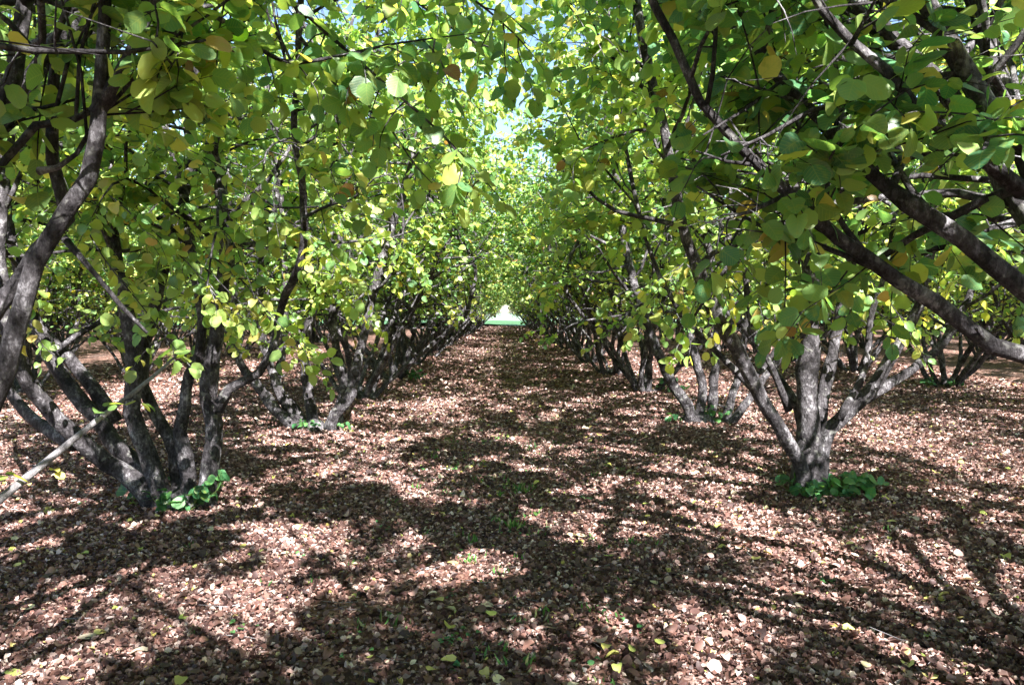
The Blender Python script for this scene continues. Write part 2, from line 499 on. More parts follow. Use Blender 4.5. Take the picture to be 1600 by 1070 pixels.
def twig_leaves(bag, pts, gap, size, ok, start=0.15):
    side = 1
    L = 0; nxt = gap * start
    for i in range(len(pts) - 1):
        a, b = pts[i], pts[i + 1]
        seg = (b - a).length
        if seg < 1e-4: continue
        t = (b - a) / seg
        while nxt < L + seg:
            p = a + t * (nxt - L)
            h = t.cross(Vector((0, 0, 1)))
            if h.length < 0.1: h = rv()
            h.normalize()
            out = (h * side * random.uniform(0.6, 1.2) + t * random.uniform(0.1, 0.8) + Vector((0, 0, random.uniform(-0.75, 0.15))) + rv(0.25)).normalized()
            nm = (Vector((0, 0, 1)) * random.uniform(0.1, 1.1) + rv(0.48)).normalized()
            s = size * random.choice((0.62, 0.8, 0.95, 1.0, 1.08, 1.2))
            q = p + out * 0.018
            if ok(q): bag.add(q, out, nm, s)
            side = -side
            nxt += gap * random.uniform(0.6, 1.4)
        L += seg
    if ok(pts[-1]):
        t = (pts[-1] - pts[-2]).normalized()
        bag.add(pts[-1], (t + Vector((0, 0, -0.4)) + rv(0.2)), (Vector((0, 0, 0.8)) + rv(0.5)), size * 1.05)


def always(p): return True


def grow(stem_pts, stem_r, tubes, bag, centre, n2=12, tstart=0.25, leaf=0.074, gap=0.052, ok=always, lowest=1.15, spread=1.15, droop=0.0, n3=7, sides=None):
    """side limbs, twigs and leaves on one main stem"""
    m = len(stem_pts)
    n2 = int(n2 * 1.75 + 0.5)
    oka = ok
    ok = lambda v: oka(v) and v.z > lowest - 0.3
    for k in range(n2):
        if random.random() < 0.12: continue
        t = tstart + (1 - tstart) * (k + random.random()) / n2
        i = min(int(t * (m - 1)), m - 2)
        p = stem_pts[i].lerp(stem_pts[i + 1], t * (m - 1) - i)
        if p.z < lowest - 0.35: continue
        tan = (stem_pts[i + 1] - stem_pts[i]).normalized()
        rad_ = Vector((p.x - centre.x, p.y - centre.y, 0))
        if rad_.length > 1e-3: rad_.normalize()
        rnd = rv(); rnd.z *= 0.4; rnd.normalize()
        d = tan * 0.55 + rad_ * random.uniform(0.0, 0.8) + rnd * 1.05 + Vector((0, 0, random.uniform(-0.15, 0.45)))
        ln = random.uniform(0.8, 1.75) * (1.15 - 0.45 * t) * spread
        r2 = min(stem_r[i] * 0.5, 0.024) * random.uniform(0.7, 1.0)
        pts = limb(p, d, ln, 8, 0.17, -0.16 - droop if random.random() < 0.55 else 0.1, ok)
        if len(pts) < 3: continue
        rr = [r2 * (1 - 0.8 * j / (len(pts) - 1)) + 0.0015 for j in range(len(pts))]
        tubes.add(pts, rr, 5, 0.08)
        for q in range(n3):
            u = 0.12 + 0.88 * (q + random.random()) / n3
            j = min(int(u * (len(pts) - 1)), len(pts) - 2)
            b = pts[j].lerp(pts[j + 1], u * (len(pts) - 1) - j)
            if b.z < lowest and random.random() < 0.8: continue
            td = (pts[j + 1] - pts[j]).normalized()
            w = rv(); w.z *= 0.55; w.normalize()
            l3 = random.uniform(0.28, 0.75)
            tp = limb(b, td * 0.6 + w, l3, 5, 0.16, -0.22, ok)
            if len(tp) < 3: continue
            tubes.add(tp, [0.0042 - 0.0030 * s_ / (len(tp) - 1) for s_ in range(len(tp))], 3, 0, cap=False)
            twig_leaves(bag, tp, gap, leaf, lambda v: ok(v) and v.z > lowest - 0.25)
        if len(pts) > 4:
            twig_leaves(bag, pts[-4:], gap, leaf, lambda v: ok(v) and v.z > lowest - 0.25)


def bag_mesh(name, bag, kind, mat, base, warm=0.0, rng=RNG, keep=None):
    p = np.array(bag.p); a = np.array(bag.a); n = np.array(bag.n); s = np.array(bag.s)
    if keep is not None:
        mk = keep(p); p, a, n, s = p[mk], a[mk], n[mk], s[mk]
    if base is not None: p = p - np.array(base)
    t = np.zeros((len(p), 2))
    # lower and inner leaves turn first
    h = np.clip((3.2 - p[:, 2]) / 3.0, 0, 1)
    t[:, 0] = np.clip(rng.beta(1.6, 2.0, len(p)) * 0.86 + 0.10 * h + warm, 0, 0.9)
    y = rng.random(len(p)) < (0.018 + 0.055 * h)
    t[y, 0] = rng.uniform(0.84, 0.97, y.sum())
    br = rng.random(len(p)) < 0.010
    t[br, 0] = rng.uniform(0.955, 1.0, br.sum())
    t[:, 1] = rng.random(len(p))
    return leaves_mesh(name, p, a, n, s, kind, mat, t, rng)


TREE_GROUP = 'hazel trees planted in rows'
HEADINGS = [0.4, 1.95, 3.6, 5.1]
CROWNS = {}


def make_tree(name, base, stems, label, kind='mid', mat=None, group=TREE_GROUP, ok=always, n2=12, local=False, keep=sun_gaps, bole=None, gopt=None, gap=0.034, warm=0.0, slim=0.9):
    """stems: list of (points in world space, r0, r1, options)"""
    root = link(name, None, loc=base)
    prop(root, label, 'tree', group)
    bag = LeafBag()
    ctr = Vector(base)
    for (pts, r0, r1, opt) in stems:
        r0 *= slim
        n = len(pts)
        rr = [r0 + (r1 - r0) * (i / (n - 1)) for i in range(n)]
        rr[0] *= 1.4
        P, R = spline(pts, rr, 0.11)
        # small knots and kinks
        for i in range(2, len(P) - 1):
            P[i] = P[i] + rv(min(0.010, R[i] * 0.12))
            if random.random() < 0.13: R[i] *= random.uniform(1.1, 1.28)
            else: R[i] *= random.uniform(.95, 1.05)
        tb = Tubes()
        tb.add(P, R, 14, 0.10)
        o = dict(n2=n2, ok=ok, gap=gap)
        if gopt: o.update(gopt)
        o.update(opt)
        # stubs of pruned shoots
        for _ in range(opt.get('stubs', 2)) if 'stubs' in opt else range(2):
            i = random.randrange(2, max(3, len(P) // 2))
            d = rv(); d.z = abs(d.z) * 0.6
            e = P[i] + d.normalized() * (R[i] + random.uniform(0.03, 0.10))
            tb.add([P[i], e], [R[i] * 0.32, R[i] * 0.2], 6, 0.1)
        o.pop('stubs', None)
        bark = M_BARK_PALE if o.pop('pale', 0) else M_BARK
        if o['n2']:
            grow(P, R, tb, bag, ctr, **o)
        tb.v = [v - ctr for v in tb.v]
        link('stem', tb.mesh('stem', bark), root)
    if bole:
        r, h = bole
        tb = Tubes()
        tb.add([(0, 0, -0.12), (0, 0, 0.0), (0.01, 0, h * 0.4), (0.01, 0, h * 0.8), (0, 0.01, h * 1.15)], [r * 1.4, r * 1.15, r, r * 0.8, r * 0.3], 14, 0.12)
        link('stool', tb.mesh('stool', M_BARK), root)
    if isinstance(keep, tuple):
        CROWNS[root.name] = [bag_mesh('crown', bag, kind, mat or M_LEAF_FAR, base, keep=(lambda p, th=th: sun_gaps_row(th)(p) & keep[1](p)), warm=warm) for th in HEADINGS]
        me = CROWNS[root.name][0]
    else:
        me = bag_mesh('crown', bag, kind, mat or M_LEAF_FAR, base, keep=keep, warm=warm)
    link('crown', me, root)
    return root


def extend(pts, top, lean=0.25, out=None):
    """continue a stem from its last point up to height top"""
    pts = [Vector(p) for p in pts]
    d = (pts[-1] - pts[-2]).normalized()
    while pts[-1].z < top:
        d = (d + Vector((0, 0, 0.25)) + rv(0.13)).normalized()
        if d.z < 0.3: d.z = 0.3; d.normalize()
        pts.append(pts[-1] + d * 0.45)
        if len(pts) > 30: break
    return pts


def random_stems(base, n, rng, rmin=0.032, rmax=0.058):
    out = []
    a0 = rng.random() * 6.28
    for k in range(n):
        a = a0 + 6.283 * k / n + rng.uniform(-0.35, 0.35)
        u = Vector((math.cos(a), math.sin(a), 0))
        lean = rng.uniform(0.25, 0.95) if k else 0.1
        rb = rng.uniform(0.06, 0.17)
        p = Vector(base) + u * rb + Vector((0, 0, -0.08))
        pts = [p]
        d = (u * lean + Vector((0, 0, 1))).normalized()
        H = rng.uniform(4.5, 5.6)
        i = 0
        while pts[-1].z < base[2] + H and i < 20:
            pts.append(pts[-1] + d * 0.36)
            rr_now = math.hypot(pts[-1].x - base[0], pts[-1].y - base[1])
            back = Vector((pts[-1].x - base[0], pts[-1].y - base[1], 0)) * (-0.22 if rr_now > 1.6 else 0)
            d = (d + Vector((rng.gauss(0, 0.12), rng.gauss(0, 0.12), 0.05)) + u * rng.uniform(-0.05, 0.09) + back).normalized()
            i += 1
        out.append((pts, rng.uniform(rmin, rmax), 0.013, {}))
        # a fork
        if rng.random() < 0.75:
            j = rng.randrange(3, 7)
            if j < len(pts) - 2:
                v = Vector((math.cos(a + rng.choice((-1, 1)) * 1.1), math.sin(a + rng.choice((-1, 1)) * 1.1), 0))
                q = [pts[j]]; dd = (d * 0.6 + v * 0.8 + Vector((0, 0, 0.5))).normalized()
                for _ in range(7):
                    q.append(q[-1] + dd * 0.36); dd = (dd + Vector((rng.gauss(0, .12), rng.gauss(0, .12), 0.10))).normalized()
                out.append((q, 0.032, 0.011, {'n2': 8, 'stubs': 0}))
    return out


ROOT_MESH_CACHE = {}


def copy_tree(src, loc, rz, sc, label, group=TREE_GROUP, name=None):
    o = src.copy()
    COL.objects.link(o)
    o.location = loc; o.rotation_euler = (0, 0, rz); o.scale = (sc, sc, sc)
    o['label'] = label; o['group'] = group
    for ch in src.children:
        c = ch.copy(); COL.objects.link(c); c.parent = o
    return o


# nothing of a crown hangs right in front of the lens
def ok_near(p):
    return (p - CAM).length > 2.25


def clear_lane(side, x):
    return lambda p: ((p - CAM).length > 2.2 or (p.y < 0.35 and (p - CAM).length > 0.95)) and p.x * side > (x if p.z < 3.3 else x * 0.7 - 0.3)



def keep_near(p):
    return np.linalg.norm(p - np.array(CAM), axis=1) > 1.75


def A(Y, *pp):
    """polyline through photo pixels at depth Y (or each its own depth as a third value)"""
    return [at(q[0], q[1], q[2] if len(q) > 2 else Y) for q in pp]


def floor_at(x, y): return Vector((x, y, float(gz(np.array(x), np.array(y)))))


# ---- the first whole tree on the right (short bole, five stems)
RB = floor_at(2.44, 5.95)
R1 = [
    (extend([RB + Vector((0, 0, -.1))] + A(5.95, (1268, 700), (1261, 600), (1267, 500), (1267, 430), (1262, 375), (1240, 310), (1236, 250)), 5.0), 0.095, 0.014, {'n2': 11, 'tstart': .33}),
    (extend(A(5.95, (1268, 420), (1285, 370, 5.9), (1300, 300, 5.85), (1318, 220, 5.8)), 4.3), 0.055, 0.013, {'n2': 9, 'tstart': .1}),
    (extend([RB + Vector((-.05, -.03, -.1))] + A(5.8, (1252, 735), (1224, 680, 5.7), (1181, 605, 5.6), (1150, 545, 5.5), (1110, 470, 5.4), (1082, 400, 5.3), (1060, 320, 5.2), (1035, 200, 5.1)), 4.9), 0.068, 0.013, {'n2': 13, 'tstart': .35}),
    (extend([RB + Vector((-.03, .06, -.1))] + A(6.1, (1254, 665), (1231, 613, 6.2), (1197, 561, 6.3), (1161, 508, 6.4), (1133, 476, 6.5), (1110, 400, 6.6)), 4.0), 0.055, 0.012, {'n2': 11, 'tstart': .35}),
    (extend([RB + Vector((.05, -.02, -.1))] + A(5.9, (1286, 690), (1312, 655), (1350, 622, 5.85), (1386, 573, 5.8), (1402, 541, 5.75), (1440, 470, 5.7), (1455, 380, 5.7)), 4.2), 0.07, 0.013, {'n2': 11, 'tstart': .38}),
    (extend(A(5.85, (1352, 620), (1402, 592, 5.9), (1442, 563, 6.0), (1476, 533, 6.1), (1520, 450, 6.2)), 4.0), 0.042, 0.012, {'n2': 9, 'tstart': .2, 'stubs': 0}),
    (extend([RB + Vector((.03, .07, -.1))] + A(6.1, (1282, 650), (1289, 601), (1301, 555), (1314, 480), (1332, 400), (1350, 300)), 5.0), 0.062, 0.013, {'n2': 11, 'tstart': .35}),
    (A(6.1, (1166, 600), (1190, 580), (1220, 530), (1250, 470)), 0.022, 0.01, {'n2': 4, 'stubs': 0}),
    (extend(A(6.0, (1232, 640, 6.1), (1210, 580), (1175, 510), (1165, 430), (1150, 330)), 4.4), 0.028, 0.009, {'n2': 8, 'tstart': .3, 'stubs': 0}),
    (extend(A(5.8, (1310, 655), (1350, 580), (1360, 500), (1385, 420), (1400, 320)), 4.4), 0.028, 0.009, {'n2': 8, 'tstart': .3, 'stubs': 0}),
    (extend(A(5.7, (1190, 620), (1130, 560), (1080, 510), (1030, 430), (1000, 340)), 4.2), 0.026, 0.009, {'n2': 8, 'tstart': .3, 'stubs': 0}),
]
tree_r1 = make_tree('hazel_tree', RB, R1, 'hazel with a short single trunk and green shoots round its foot, right of the path', 'hi', M_LEAF, bole=(0.115, 0.42), gopt=dict(lowest=1.3), ok=clear_lane(1, .30))

# ---- the first whole tree on the left (seven stems from one stool)
LB = floor_at(-2.48, 5.55)
L1 = [
    (extend([LB + Vector((-.12, -.05, -.1))] + A(5.45, (232, 766), (193, 738, 5.4), (141, 700, 5.3), (92, 657, 5.2), (56, 617, 5.1), (30, 570, 5.0), (5, 490, 4.95)), 3.9), 0.078, 0.014, {'n2': 10, 'tstart': .5}),
    (extend(A(5.3, (120, 693, 5.35), (80, 673, 5.4), (40, 645, 5.5), (14, 612, 5.5), (-20, 560, 5.6)), 3.4), 0.05, 0.013, {'n2': 7, 'tstart': .4}),
    (extend([LB + Vector((-.08, .05, -.1))] + A(5.7, (245, 762), (209, 722), (177, 689), (149, 650), (118, 615), (88, 575), (68, 533), (45, 470), (20, 380)), 4.1), 0.085, 0.014, {'n2': 11, 'tstart': .3}),
    (extend(A(5.8, (177, 660), (150, 610), (121, 577), (88, 541), (50, 490), (25, 400)), 3.9), 0.058, 0.013, {'n2': 9, 'tstart': .3}),
    (extend([LB + Vector((-.05, -.10, -.1))] + A(5.45, (250, 770), (238, 730), (217, 681), (206, 641), (209, 581), (206, 520), (198, 480), (183, 420), (172, 335), (168, 250)), 4.4), 0.088, 0.014, {'n2': 12, 'tstart': .32}),
    (extend([LB + Vector((.02, .03, -.1))] + A(5.6, (281, 770), (277, 730), (264, 681), (241, 645), (224, 605), (226, 540), (250, 450)), 4.9), 0.065, 0.013, {'n2': 11, 'tstart': .3}),
    (extend([LB + Vector((.10, -.05, -.1))] + A(5.5, (294, 770), (288, 714), (283, 673), (289, 633), (296, 585), (310, 555), (316, 500), (300, 400)), 4.9), 0.062, 0.013, {'n2': 12, 'tstart': .3}),
    (extend([LB + Vector((.22, -.02, -.1))] + A(5.5, (322, 768), (330, 721), (334, 661), (326, 620), (325, 590), (336, 555), (342, 480), (352, 400), (345, 300)), 5.0), 0.085, 0.014, {'n2': 13, 'tstart': .3}),
    (extend(A(5.5, (338, 640), (358, 607), (380, 595), (404, 583), (425, 550), (440, 480), (470, 400, 5.3)), 3.8), 0.045, 0.012, {'n2': 11, 'tstart': .35, 'stubs': 0}),
]
tree_l1 = make_tree('hazel_tree', LB, L1, 'hazel of seven thick sunlit grey stems spreading from one foot, left of the path', 'hi', M_LEAF, bole=(0.17, 0.12), gopt=dict(lowest=1.2), ok=clear_lane(-1, .32))

# ---- second tree on the left
LB2 = floor_at(-2.32, 8.9)
L2 = [
    (extend([LB2 + Vector((-.1, 0, -.1))] + A(8.9, (452, 660), (420, 625), (392, 590), (375, 565), (370, 500)), 3.9), 0.075, 0.014, {}),
    (extend([LB2 + Vector((-.08, 0, -.1))] + A(9.0, (462, 655), (440, 620), (425, 580), (412, 540), (405, 470)), 4.1), 0.075, 0.014, {}),
    (extend([LB2 + Vector((-.05, .1, -.1))] + A(9.1, (470, 650), (432, 600), (440, 560), (446, 500)), 4.1), 0.06, 0.014, {}),
    (extend([LB2 + Vector((.02, .1, -.1))] + A(9.0, (488, 660), (482, 620), (476, 575), (480, 520), (500, 440)), 5.1), 0.08, 0.014, {}),
    (extend([LB2 + Vector((.25, 0, -.1))] + A(8.8, (515, 665), (540, 630), (552, 600), (560, 560), (575, 500), (590, 430)), 5.0), 0.08, 0.014, {}),
    (extend([LB2 + Vector((.3, .1, -.1))] + A(9.0, (530, 640), (538, 600), (530, 560), (520, 500), (530, 420)), 5.2), 0.065, 0.014, {}),
]
tree_l2 = make_tree('hazel_tree', LB2, L2, 'hazel of six dappled stems, second whole one along the path on the left', 'mid', M_LEAF, bole=(0.16, 0.1), ok=clear_lane(-1, .2), gopt=dict(lowest=1.2, tstart=.24, n2=15))

# ---- second tree on the right
RB2 = floor_at(2.52, 9.6)
R2 = [
    (extend([RB2 + Vector((-.15, 0, -.1))] + A(9.5, (1078, 645), (1055, 605), (1035, 565), (1020, 530), (1000, 470), (980, 400)), 5.0), 0.085, 0.014, {}),
    (extend([RB2 + Vector((-.02, 0, -.1))] + A(9.6, (1095, 640), (1098, 600), (1086, 560), (1075, 510), (1060, 440)), 5.1), 0.07, 0.014, {}),
    (extend([RB2 + Vector((.1, 0, -.1))] + A(9.6, (1112, 640), (1116, 590), (1120, 540), (1125, 470)), 5.2), 0.07, 0.014, {}),
    (extend([RB2 + Vector((.28, 0, -.1))] + A(9.6, (1135, 650), (1146, 610), (1158, 570), (1165, 520), (1175, 440)), 4.2), 0.07, 0.014, {}),
    (extend([RB2 + Vector((.35, 0, -.1))] + A(9.5, (1150, 650), (1172, 620), (1195, 590), (1230, 540), (1260, 470)), 4.0), 0.06, 0.014, {}),
]
tree_r2 = make_tree('hazel_tree', RB2, R2, 'hazel of five dark stems, second whole one along the path on the right', 'mid', M_LEAF, bole=(0.2, 0.12), ok=clear_lane(1, .2), gopt=dict(lowest=1.25, tstart=.26, n2=15))

# ---- the tree beside the camera on the left, foot out of the frame
LB0 = floor_at(-2.35, 2.05)
L0 = [
    (extend([LB0 + Vector((.05, 0, -.1))] + A(2.3, (-330, 1000), (-120, 800), (-20, 640), (25, 520), (55, 410), (100, 335), (135, 280), (152, 215), (160, 120), (164, 20)), 4.2), 0.043, 0.012, {'n2': 9, 'tstart': .55}),
    (extend([LB0 + Vector((.0, .05, -.1))] + A(2.5, (-260, 800), (-100, 600), (0, 480), (60, 395), (105, 340), (85, 250), (80, 150), (100, 40)), 4.2), 0.037, 0.012, {'n2': 9, 'tstart': .55}),
    (extend(A(2.3, (150, 178), (192, 104), (225, 40), (246, -10), (300, -120)), 3.6), 0.022, 0.008, {'n2': 8, 'tstart': .15, 'stubs': 0}),
    (A(2.35, (60, 268), (90, 262), (120, 240), (150, 190), (190, 145), (250, 75), (330, 20), (420, -50)), 0.012, 0.004, {'n2': 7, 'tstart': .3, 'stubs': 0}),
    (A(2.35, (-60, 350), (0, 260), (55, 195), (110, 190), (150, 170)), 0.016, 0.010, {'n2': 3, 'tstart': .4, 'stubs': 0}),
    (A(2.4, (100, 372), (150, 430), (190, 480), (230, 520)), 0.012, 0.005, {'n2': 3, 'tstart': .4, 'stubs': 0, 'lowest': 1.3}),
    (extend([LB0 + Vector((-.05, .05, -.1))] + A(2.6, (-300, 700), (-60, 300), (20, 120), (40, 0)), 4.4), 0.045, 0.014, {'n2': 7, 'tstart': .4}),
    (extend([LB0 + Vector((-.05, -.05, -.1)), LB0 + Vector((.3, -.3, .8)), LB0 + Vector((.6, -.5, 1.9)), LB0 + Vector((.9, -.6, 2.9))], 4.4), 0.06, 0.014, {'n2': 12, 'tstart': .4}),
    (extend([LB0 + Vector((.0, .05, -.1)), LB0 + Vector((.2, .5, 1.3)), LB0 + Vector((.6, .9, 2.5)), LB0 + Vector((1.1, 1.2, 3.2))], 4.2), 0.05, 0.014, {'n2': 14, 'tstart': .45}),
    # long low sucker that leans out over the ground
    ([LB0 + Vector((.1, .15, -.05))] + A(2.9, (-260, 1000, 2.5), (-90, 850, 2.8), (0, 778, 3.0), (85, 710, 3.1), (150, 658, 3.2), (205, 616, 3.3), (240, 588, 3.4), (275, 556, 3.5)), 0.031, 0.006, {'n2': 0, 'stubs': 5, 'pale': 1}),
]
t0 = make_tree('hazel_tree', LB0, L0, 'big dark hazel at the left edge with a pale low sucker leaning over the ground', 'hi', M_LEAF, ok=lambda p: clear_lane(-1, .85)(p) and (p.z > 2.15 or p.x < -1.35), keep=sun_gaps, slim=0.78, gopt=dict(lowest=1.7), bole=(0.17, 0.15))


def sprays(root, base, lst, mat, warm=0.0):
    """extra leafy twigs that grow from a tree: list of polylines with leaf gap and size"""
    for pts, r, gap, size in lst:
        tb = Tubes(); bag = LeafBag()
        P, R = spline(pts, [r + (0.0015 - r) * i / (len(pts) - 1) for i in range(len(pts))], 0.06)
        tb.add(P, R, 5, 0.05)
        twig_leaves(bag, P, gap, size, always, start=1.5)
        c = Vector(base)
        tb.v = [v - c for v in tb.v]
        br = link('branch', tb.mesh('branch', M_BARK), root)
        link('leaves', bag_mesh('leaves', bag, 'hi', mat, base, warm=warm), br)


sprays(t0, LB0, [
    (A(3.2, (150, 658), (158, 640), (172, 632)), .004, .03, .055),
    (A(3.25, (196, 625), (208, 622), (222, 630)), .004, .03, .05),
    (A(3.15, (70, 722), (74, 735), (88, 738)), .003, .03, .045),
    (A(3.0, (-20, 760), (0, 740), (22, 742)), .003, .03, .06),
], M_LEAF, 0.15)

random.seed(77)


def hanging(*specs):
    out = []
    for (pts, r, nt, ln) in specs:
        out.append((pts, r, .05, .078))
        P, R = spline(pts, [1] * len(pts), 0.05)
        for k in range(nt):
            i = int((0.22 + 0.75 * (k + random.random()) / nt) * (len(P) - 2))
            d = (P[i + 1] - P[i]).normalized()
            w = rv(); w.z = -abs(w.z) * .5; w.normalize()
            out.append((limb(P[i], d * .5 + w, ln * random.uniform(.6, 1.2), 5, .15, -.35, always), .004, .042, .078))
    return out


HANG = hanging(
    (A(3.9, (700, -160, 3.3), (800, -80), (870, -10), (930, 60), (960, 130)), .010, 9, .30),
    (A(4.3, (560, -60, 3.5), (660, 10), (730, 60), (800, 90), (850, 150)), .010, 9, .30),
    (A(3.0, (330, 20, 2.6), (440, 95), (520, 90), (600, 72), (680, 60), (760, 50)), .011, 9, .3),
    (A(3.1, (420, -30, 2.7), (520, 60), (600, 130), (680, 200), (740, 262), (790, 320)), .010, 10, .28),
    (A(3.3, (520, -140, 2.9), (640, -60), (740, 0), (810, 60), (850, 110)), .010, 10, .30),
    (A(3.6, (470, 60, 3.0), (540, 150), (600, 190), (650, 260), (690, 300)), .009, 7, .28),
)
sprays(t0, LB0, [(limb_[0], limb_[1], limb_[2], limb_[3]) for limb_ in HANG if len(limb_[0]) > 2], M_LEAF, -0.12)



def low_twigs(root, base, seed, *specs):
    random.seed(seed)
    for (pts, nt, ln, size) in specs:
        h = hanging((pts, .007, nt, ln))
        sprays(root, base, [(q[0], q[1] * .8, .045, size) for q in h if len(q[0]) > 2], M_LEAF, 0.06)


low_twigs(tree_l1, LB, 31,
          (A(5.2, (120, 330), (160, 400, 5.0), (215, 470, 4.7), (270, 540, 4.5), (300, 575, 4.4)), 9, .26, .078),
          (A(5.3, (330, 400), (380, 440, 5.0), (430, 500, 4.8), (480, 545, 4.7), (520, 560, 4.6)), 9, .26, .078),
          (A(5.2, (200, 330), (260, 380, 4.9), (320, 440, 4.7), (370, 510, 4.6)), 9, .28, .078),
          (A(5.3, (60, 420), (40, 470, 5.0), (60, 530, 4.8), (90, 560, 4.7)), 5, .2, .07),
          (A(5.4, (330, 300), (420, 330, 5.0), (500, 380, 4.8), (560, 440, 4.7)), 10, .3, .078),
          (A(5.4, (170, 200), (260, 220, 4.9), (360, 270, 4.6), (440, 340, 4.5)), 10, .3, .078),
          (A(5.4, (60, 230), (120, 270, 5.0), (200, 330, 4.7), (250, 400, 4.6)), 10, .3, .078))
low_twigs(tree_r1, RB, 32,
          (A(5.6, (1180, 380), (1130, 440, 5.4), (1080, 500, 5.3), (1050, 560, 5.2)), 8, .25, .075),
          (A(5.5, (1100, 380), (1060, 420, 5.3), (1010, 480, 5.2), (985, 520, 5.1)), 8, .25, .075),
          (A(5.8, (1300, 400), (1360, 440, 5.6), (1410, 500, 5.5), (1440, 560, 5.4)), 6, .2, .07),
          (A(5.6, (1240, 330), (1200, 400, 5.3), (1185, 470, 5.2), (1190, 520, 5.2)), 8, .22, .075))
low_twigs(tree_r1, RB, 34,
          (A(6.2, (1000, 150), (930, 110), (870, 90), (810, 85)), 10, .35, .075),
          (A(6.8, (1010, 250), (930, 210), (870, 200), (815, 215)), 10, .35, .075),
          (A(7.2, (1000, 300), (930, 290), (870, 300), (820, 325)), 9, .35, .075),
          (A(6.2, (980, 40), (910, 10), (860, 10), (800, 30)), 9, .35, .075),
          (A(5.9, (960, -60), (890, -50), (840, -20), (790, -10)), 9, .35, .075))
low_twigs(tree_l1, LB, 35,
          (A(6.2, (580, 120), (650, 110), (710, 140), (760, 180)), 10, .35, .075),
          (A(6.6, (580, 220), (650, 220), (710, 250), (755, 290)), 10, .35, .075),
          (A(6.0, (600, 20), (670, 0), (730, 10), (780, 50)), 9, .35, .075))
low_twigs(tree_l2, LB2, 36,
          (A(8.6, (640, 180), (700, 160), (760, 150), (810, 170)), 11, .42, .078),
          (A(8.8, (640, 80), (700, 70), (760, 60), (815, 80)), 11, .42, .078),
          (A(9.4, (660, 260), (710, 240), (760, 240), (800, 265)), 11, .42, .078))
low_twigs(tree_r2, RB2, 37,
          (A(9.6, (930, 150), (870, 120), (820, 120), (770, 140)), 11, .42, .078),
          (A(9.6, (930, 50), (870, 40), (820, 30), (775, 50)), 11, .42, .078),
          (A(10.2, (930, 240), (870, 220), (820, 215), (775, 235)), 11, .42, .078))
low_twigs(tree_l2, LB2, 33,
          (A(8.8, (470, 400), (520, 440, 8.6), (560, 490, 8.4), (600, 520, 8.3)), 10, .3, .078),
          (A(8.8, (440, 420), (450, 470, 8.5), (470, 520, 8.4), (500, 555, 8.3)), 10, .3, .078),
          (A(8.8, (540, 330), (600, 360, 8.6), (650, 410, 8.4), (670, 450, 8.3)), 10, .35, .078))

# ---- the tree beside the camera on the right, foot out of the frame
RB0 = floor_at(2.45, 2.25)
R0 = [
    (extend([RB0 + Vector((-.05, .1, -.1))] + A(2.5, (1860, 900), (1720, 660), (1600, 556), (1548, 536), (1504, 504), (1461, 472), (1403, 437), (1359, 405), (1310, 373), (1262, 330), (1200, 275), (1150, 225), (1095, 160), (1050, 60)), 3.3), 0.048, 0.010, {'n2': 14, 'tstart': .45}),
    (extend([RB0 + Vector((-.1, 0, -.1))] + A(2.3, (1900, 800), (1740, 560), (1640, 490), (1560, 420), (1500, 375), (1420, 320, 2.35), (1374, 281, 2.4), (1321, 233, 2.45), (1265, 169, 2.5), (1200, 100, 2.6)), 3.4), 0.052, 0.011, {'n2': 11, 'tstart': .45}),
    (extend([RB0 + Vector((0, 0, -.1))] + A(2.3, (1900, 650), (1750, 380), (1640, 260), (1590, 205), (1540, 165), (1505, 105), (1470, 40), (1420, -40), (1330, -180)), 4.3), 0.062, 0.016, {'n2': 11, 'tstart': .4}),
    (extend(A(2.2, (1600, 300), (1520, 235), (1442, 181), (1382, 112), (1329, 64), (1289, 20), (1240, -60)), 3.6), 0.026, 0.009, {'n2': 9, 'tstart': .2, 'stubs': 0}),
    (extend([RB0 + Vector((.05, .1, -.1))] + A(3.0, (1760, 600), (1660, 380), (1600, 250), (1560, 120), (1520, 0)), 4.3), 0.065, 0.014, {'n2': 13, 'tstart': .35}),
    (extend([RB0 + Vector((-.05, -.05, -.1)), RB0 + Vector((-.3, -.3, .9)), RB0 + Vector((-.6, -.5, 2.0)), RB0 + Vector((-.9, -.6, 2.9))], 4.4), 0.06, 0.014, {'n2': 10, 'tstart': .5}),
    (extend([RB0 + Vector((-.05, .05, -.1)), RB0 + Vector((-.2, .5, 1.2)), RB0 + Vector((-.7, .8, 2.4)), RB0 + Vector((-1.3, 1.2, 3.1))], 4.2), 0.06, 0.014, {'n2': 16, 'tstart': .4}),
]
for (ex, ey, ez) in ((1.2, .6, 3.4), (1.8, 0.0, 3.6), (2.3, -.7, 3.7), (2.6, .1, 3.3)):  # extra off-frame limbs, added to shade the floor on the right
    R0.append((extend([RB0 + Vector((.05, 0, -.1)), RB0 + Vector((ex * .2, ey * .2, 1.3)), RB0 + Vector((ex * .6, ey * .6, 2.5)), RB0 + Vector((ex, ey, ez))], 4.6), .05, .012, {'n2': 13, 'tstart': .4}))
t1 = make_tree('hazel_tree', RB0, R0, 'big dark hazel at the right edge with large shaded leaves and arching limbs', 'hi', M_LEAF, ok=clear_lane(1, .62), warm=-0.20, gap=0.035, slim=0.72, gopt=dict(lowest=1.6), bole=(0.17, 0.15))  # negative warm puts the cool green of shade into these leaves

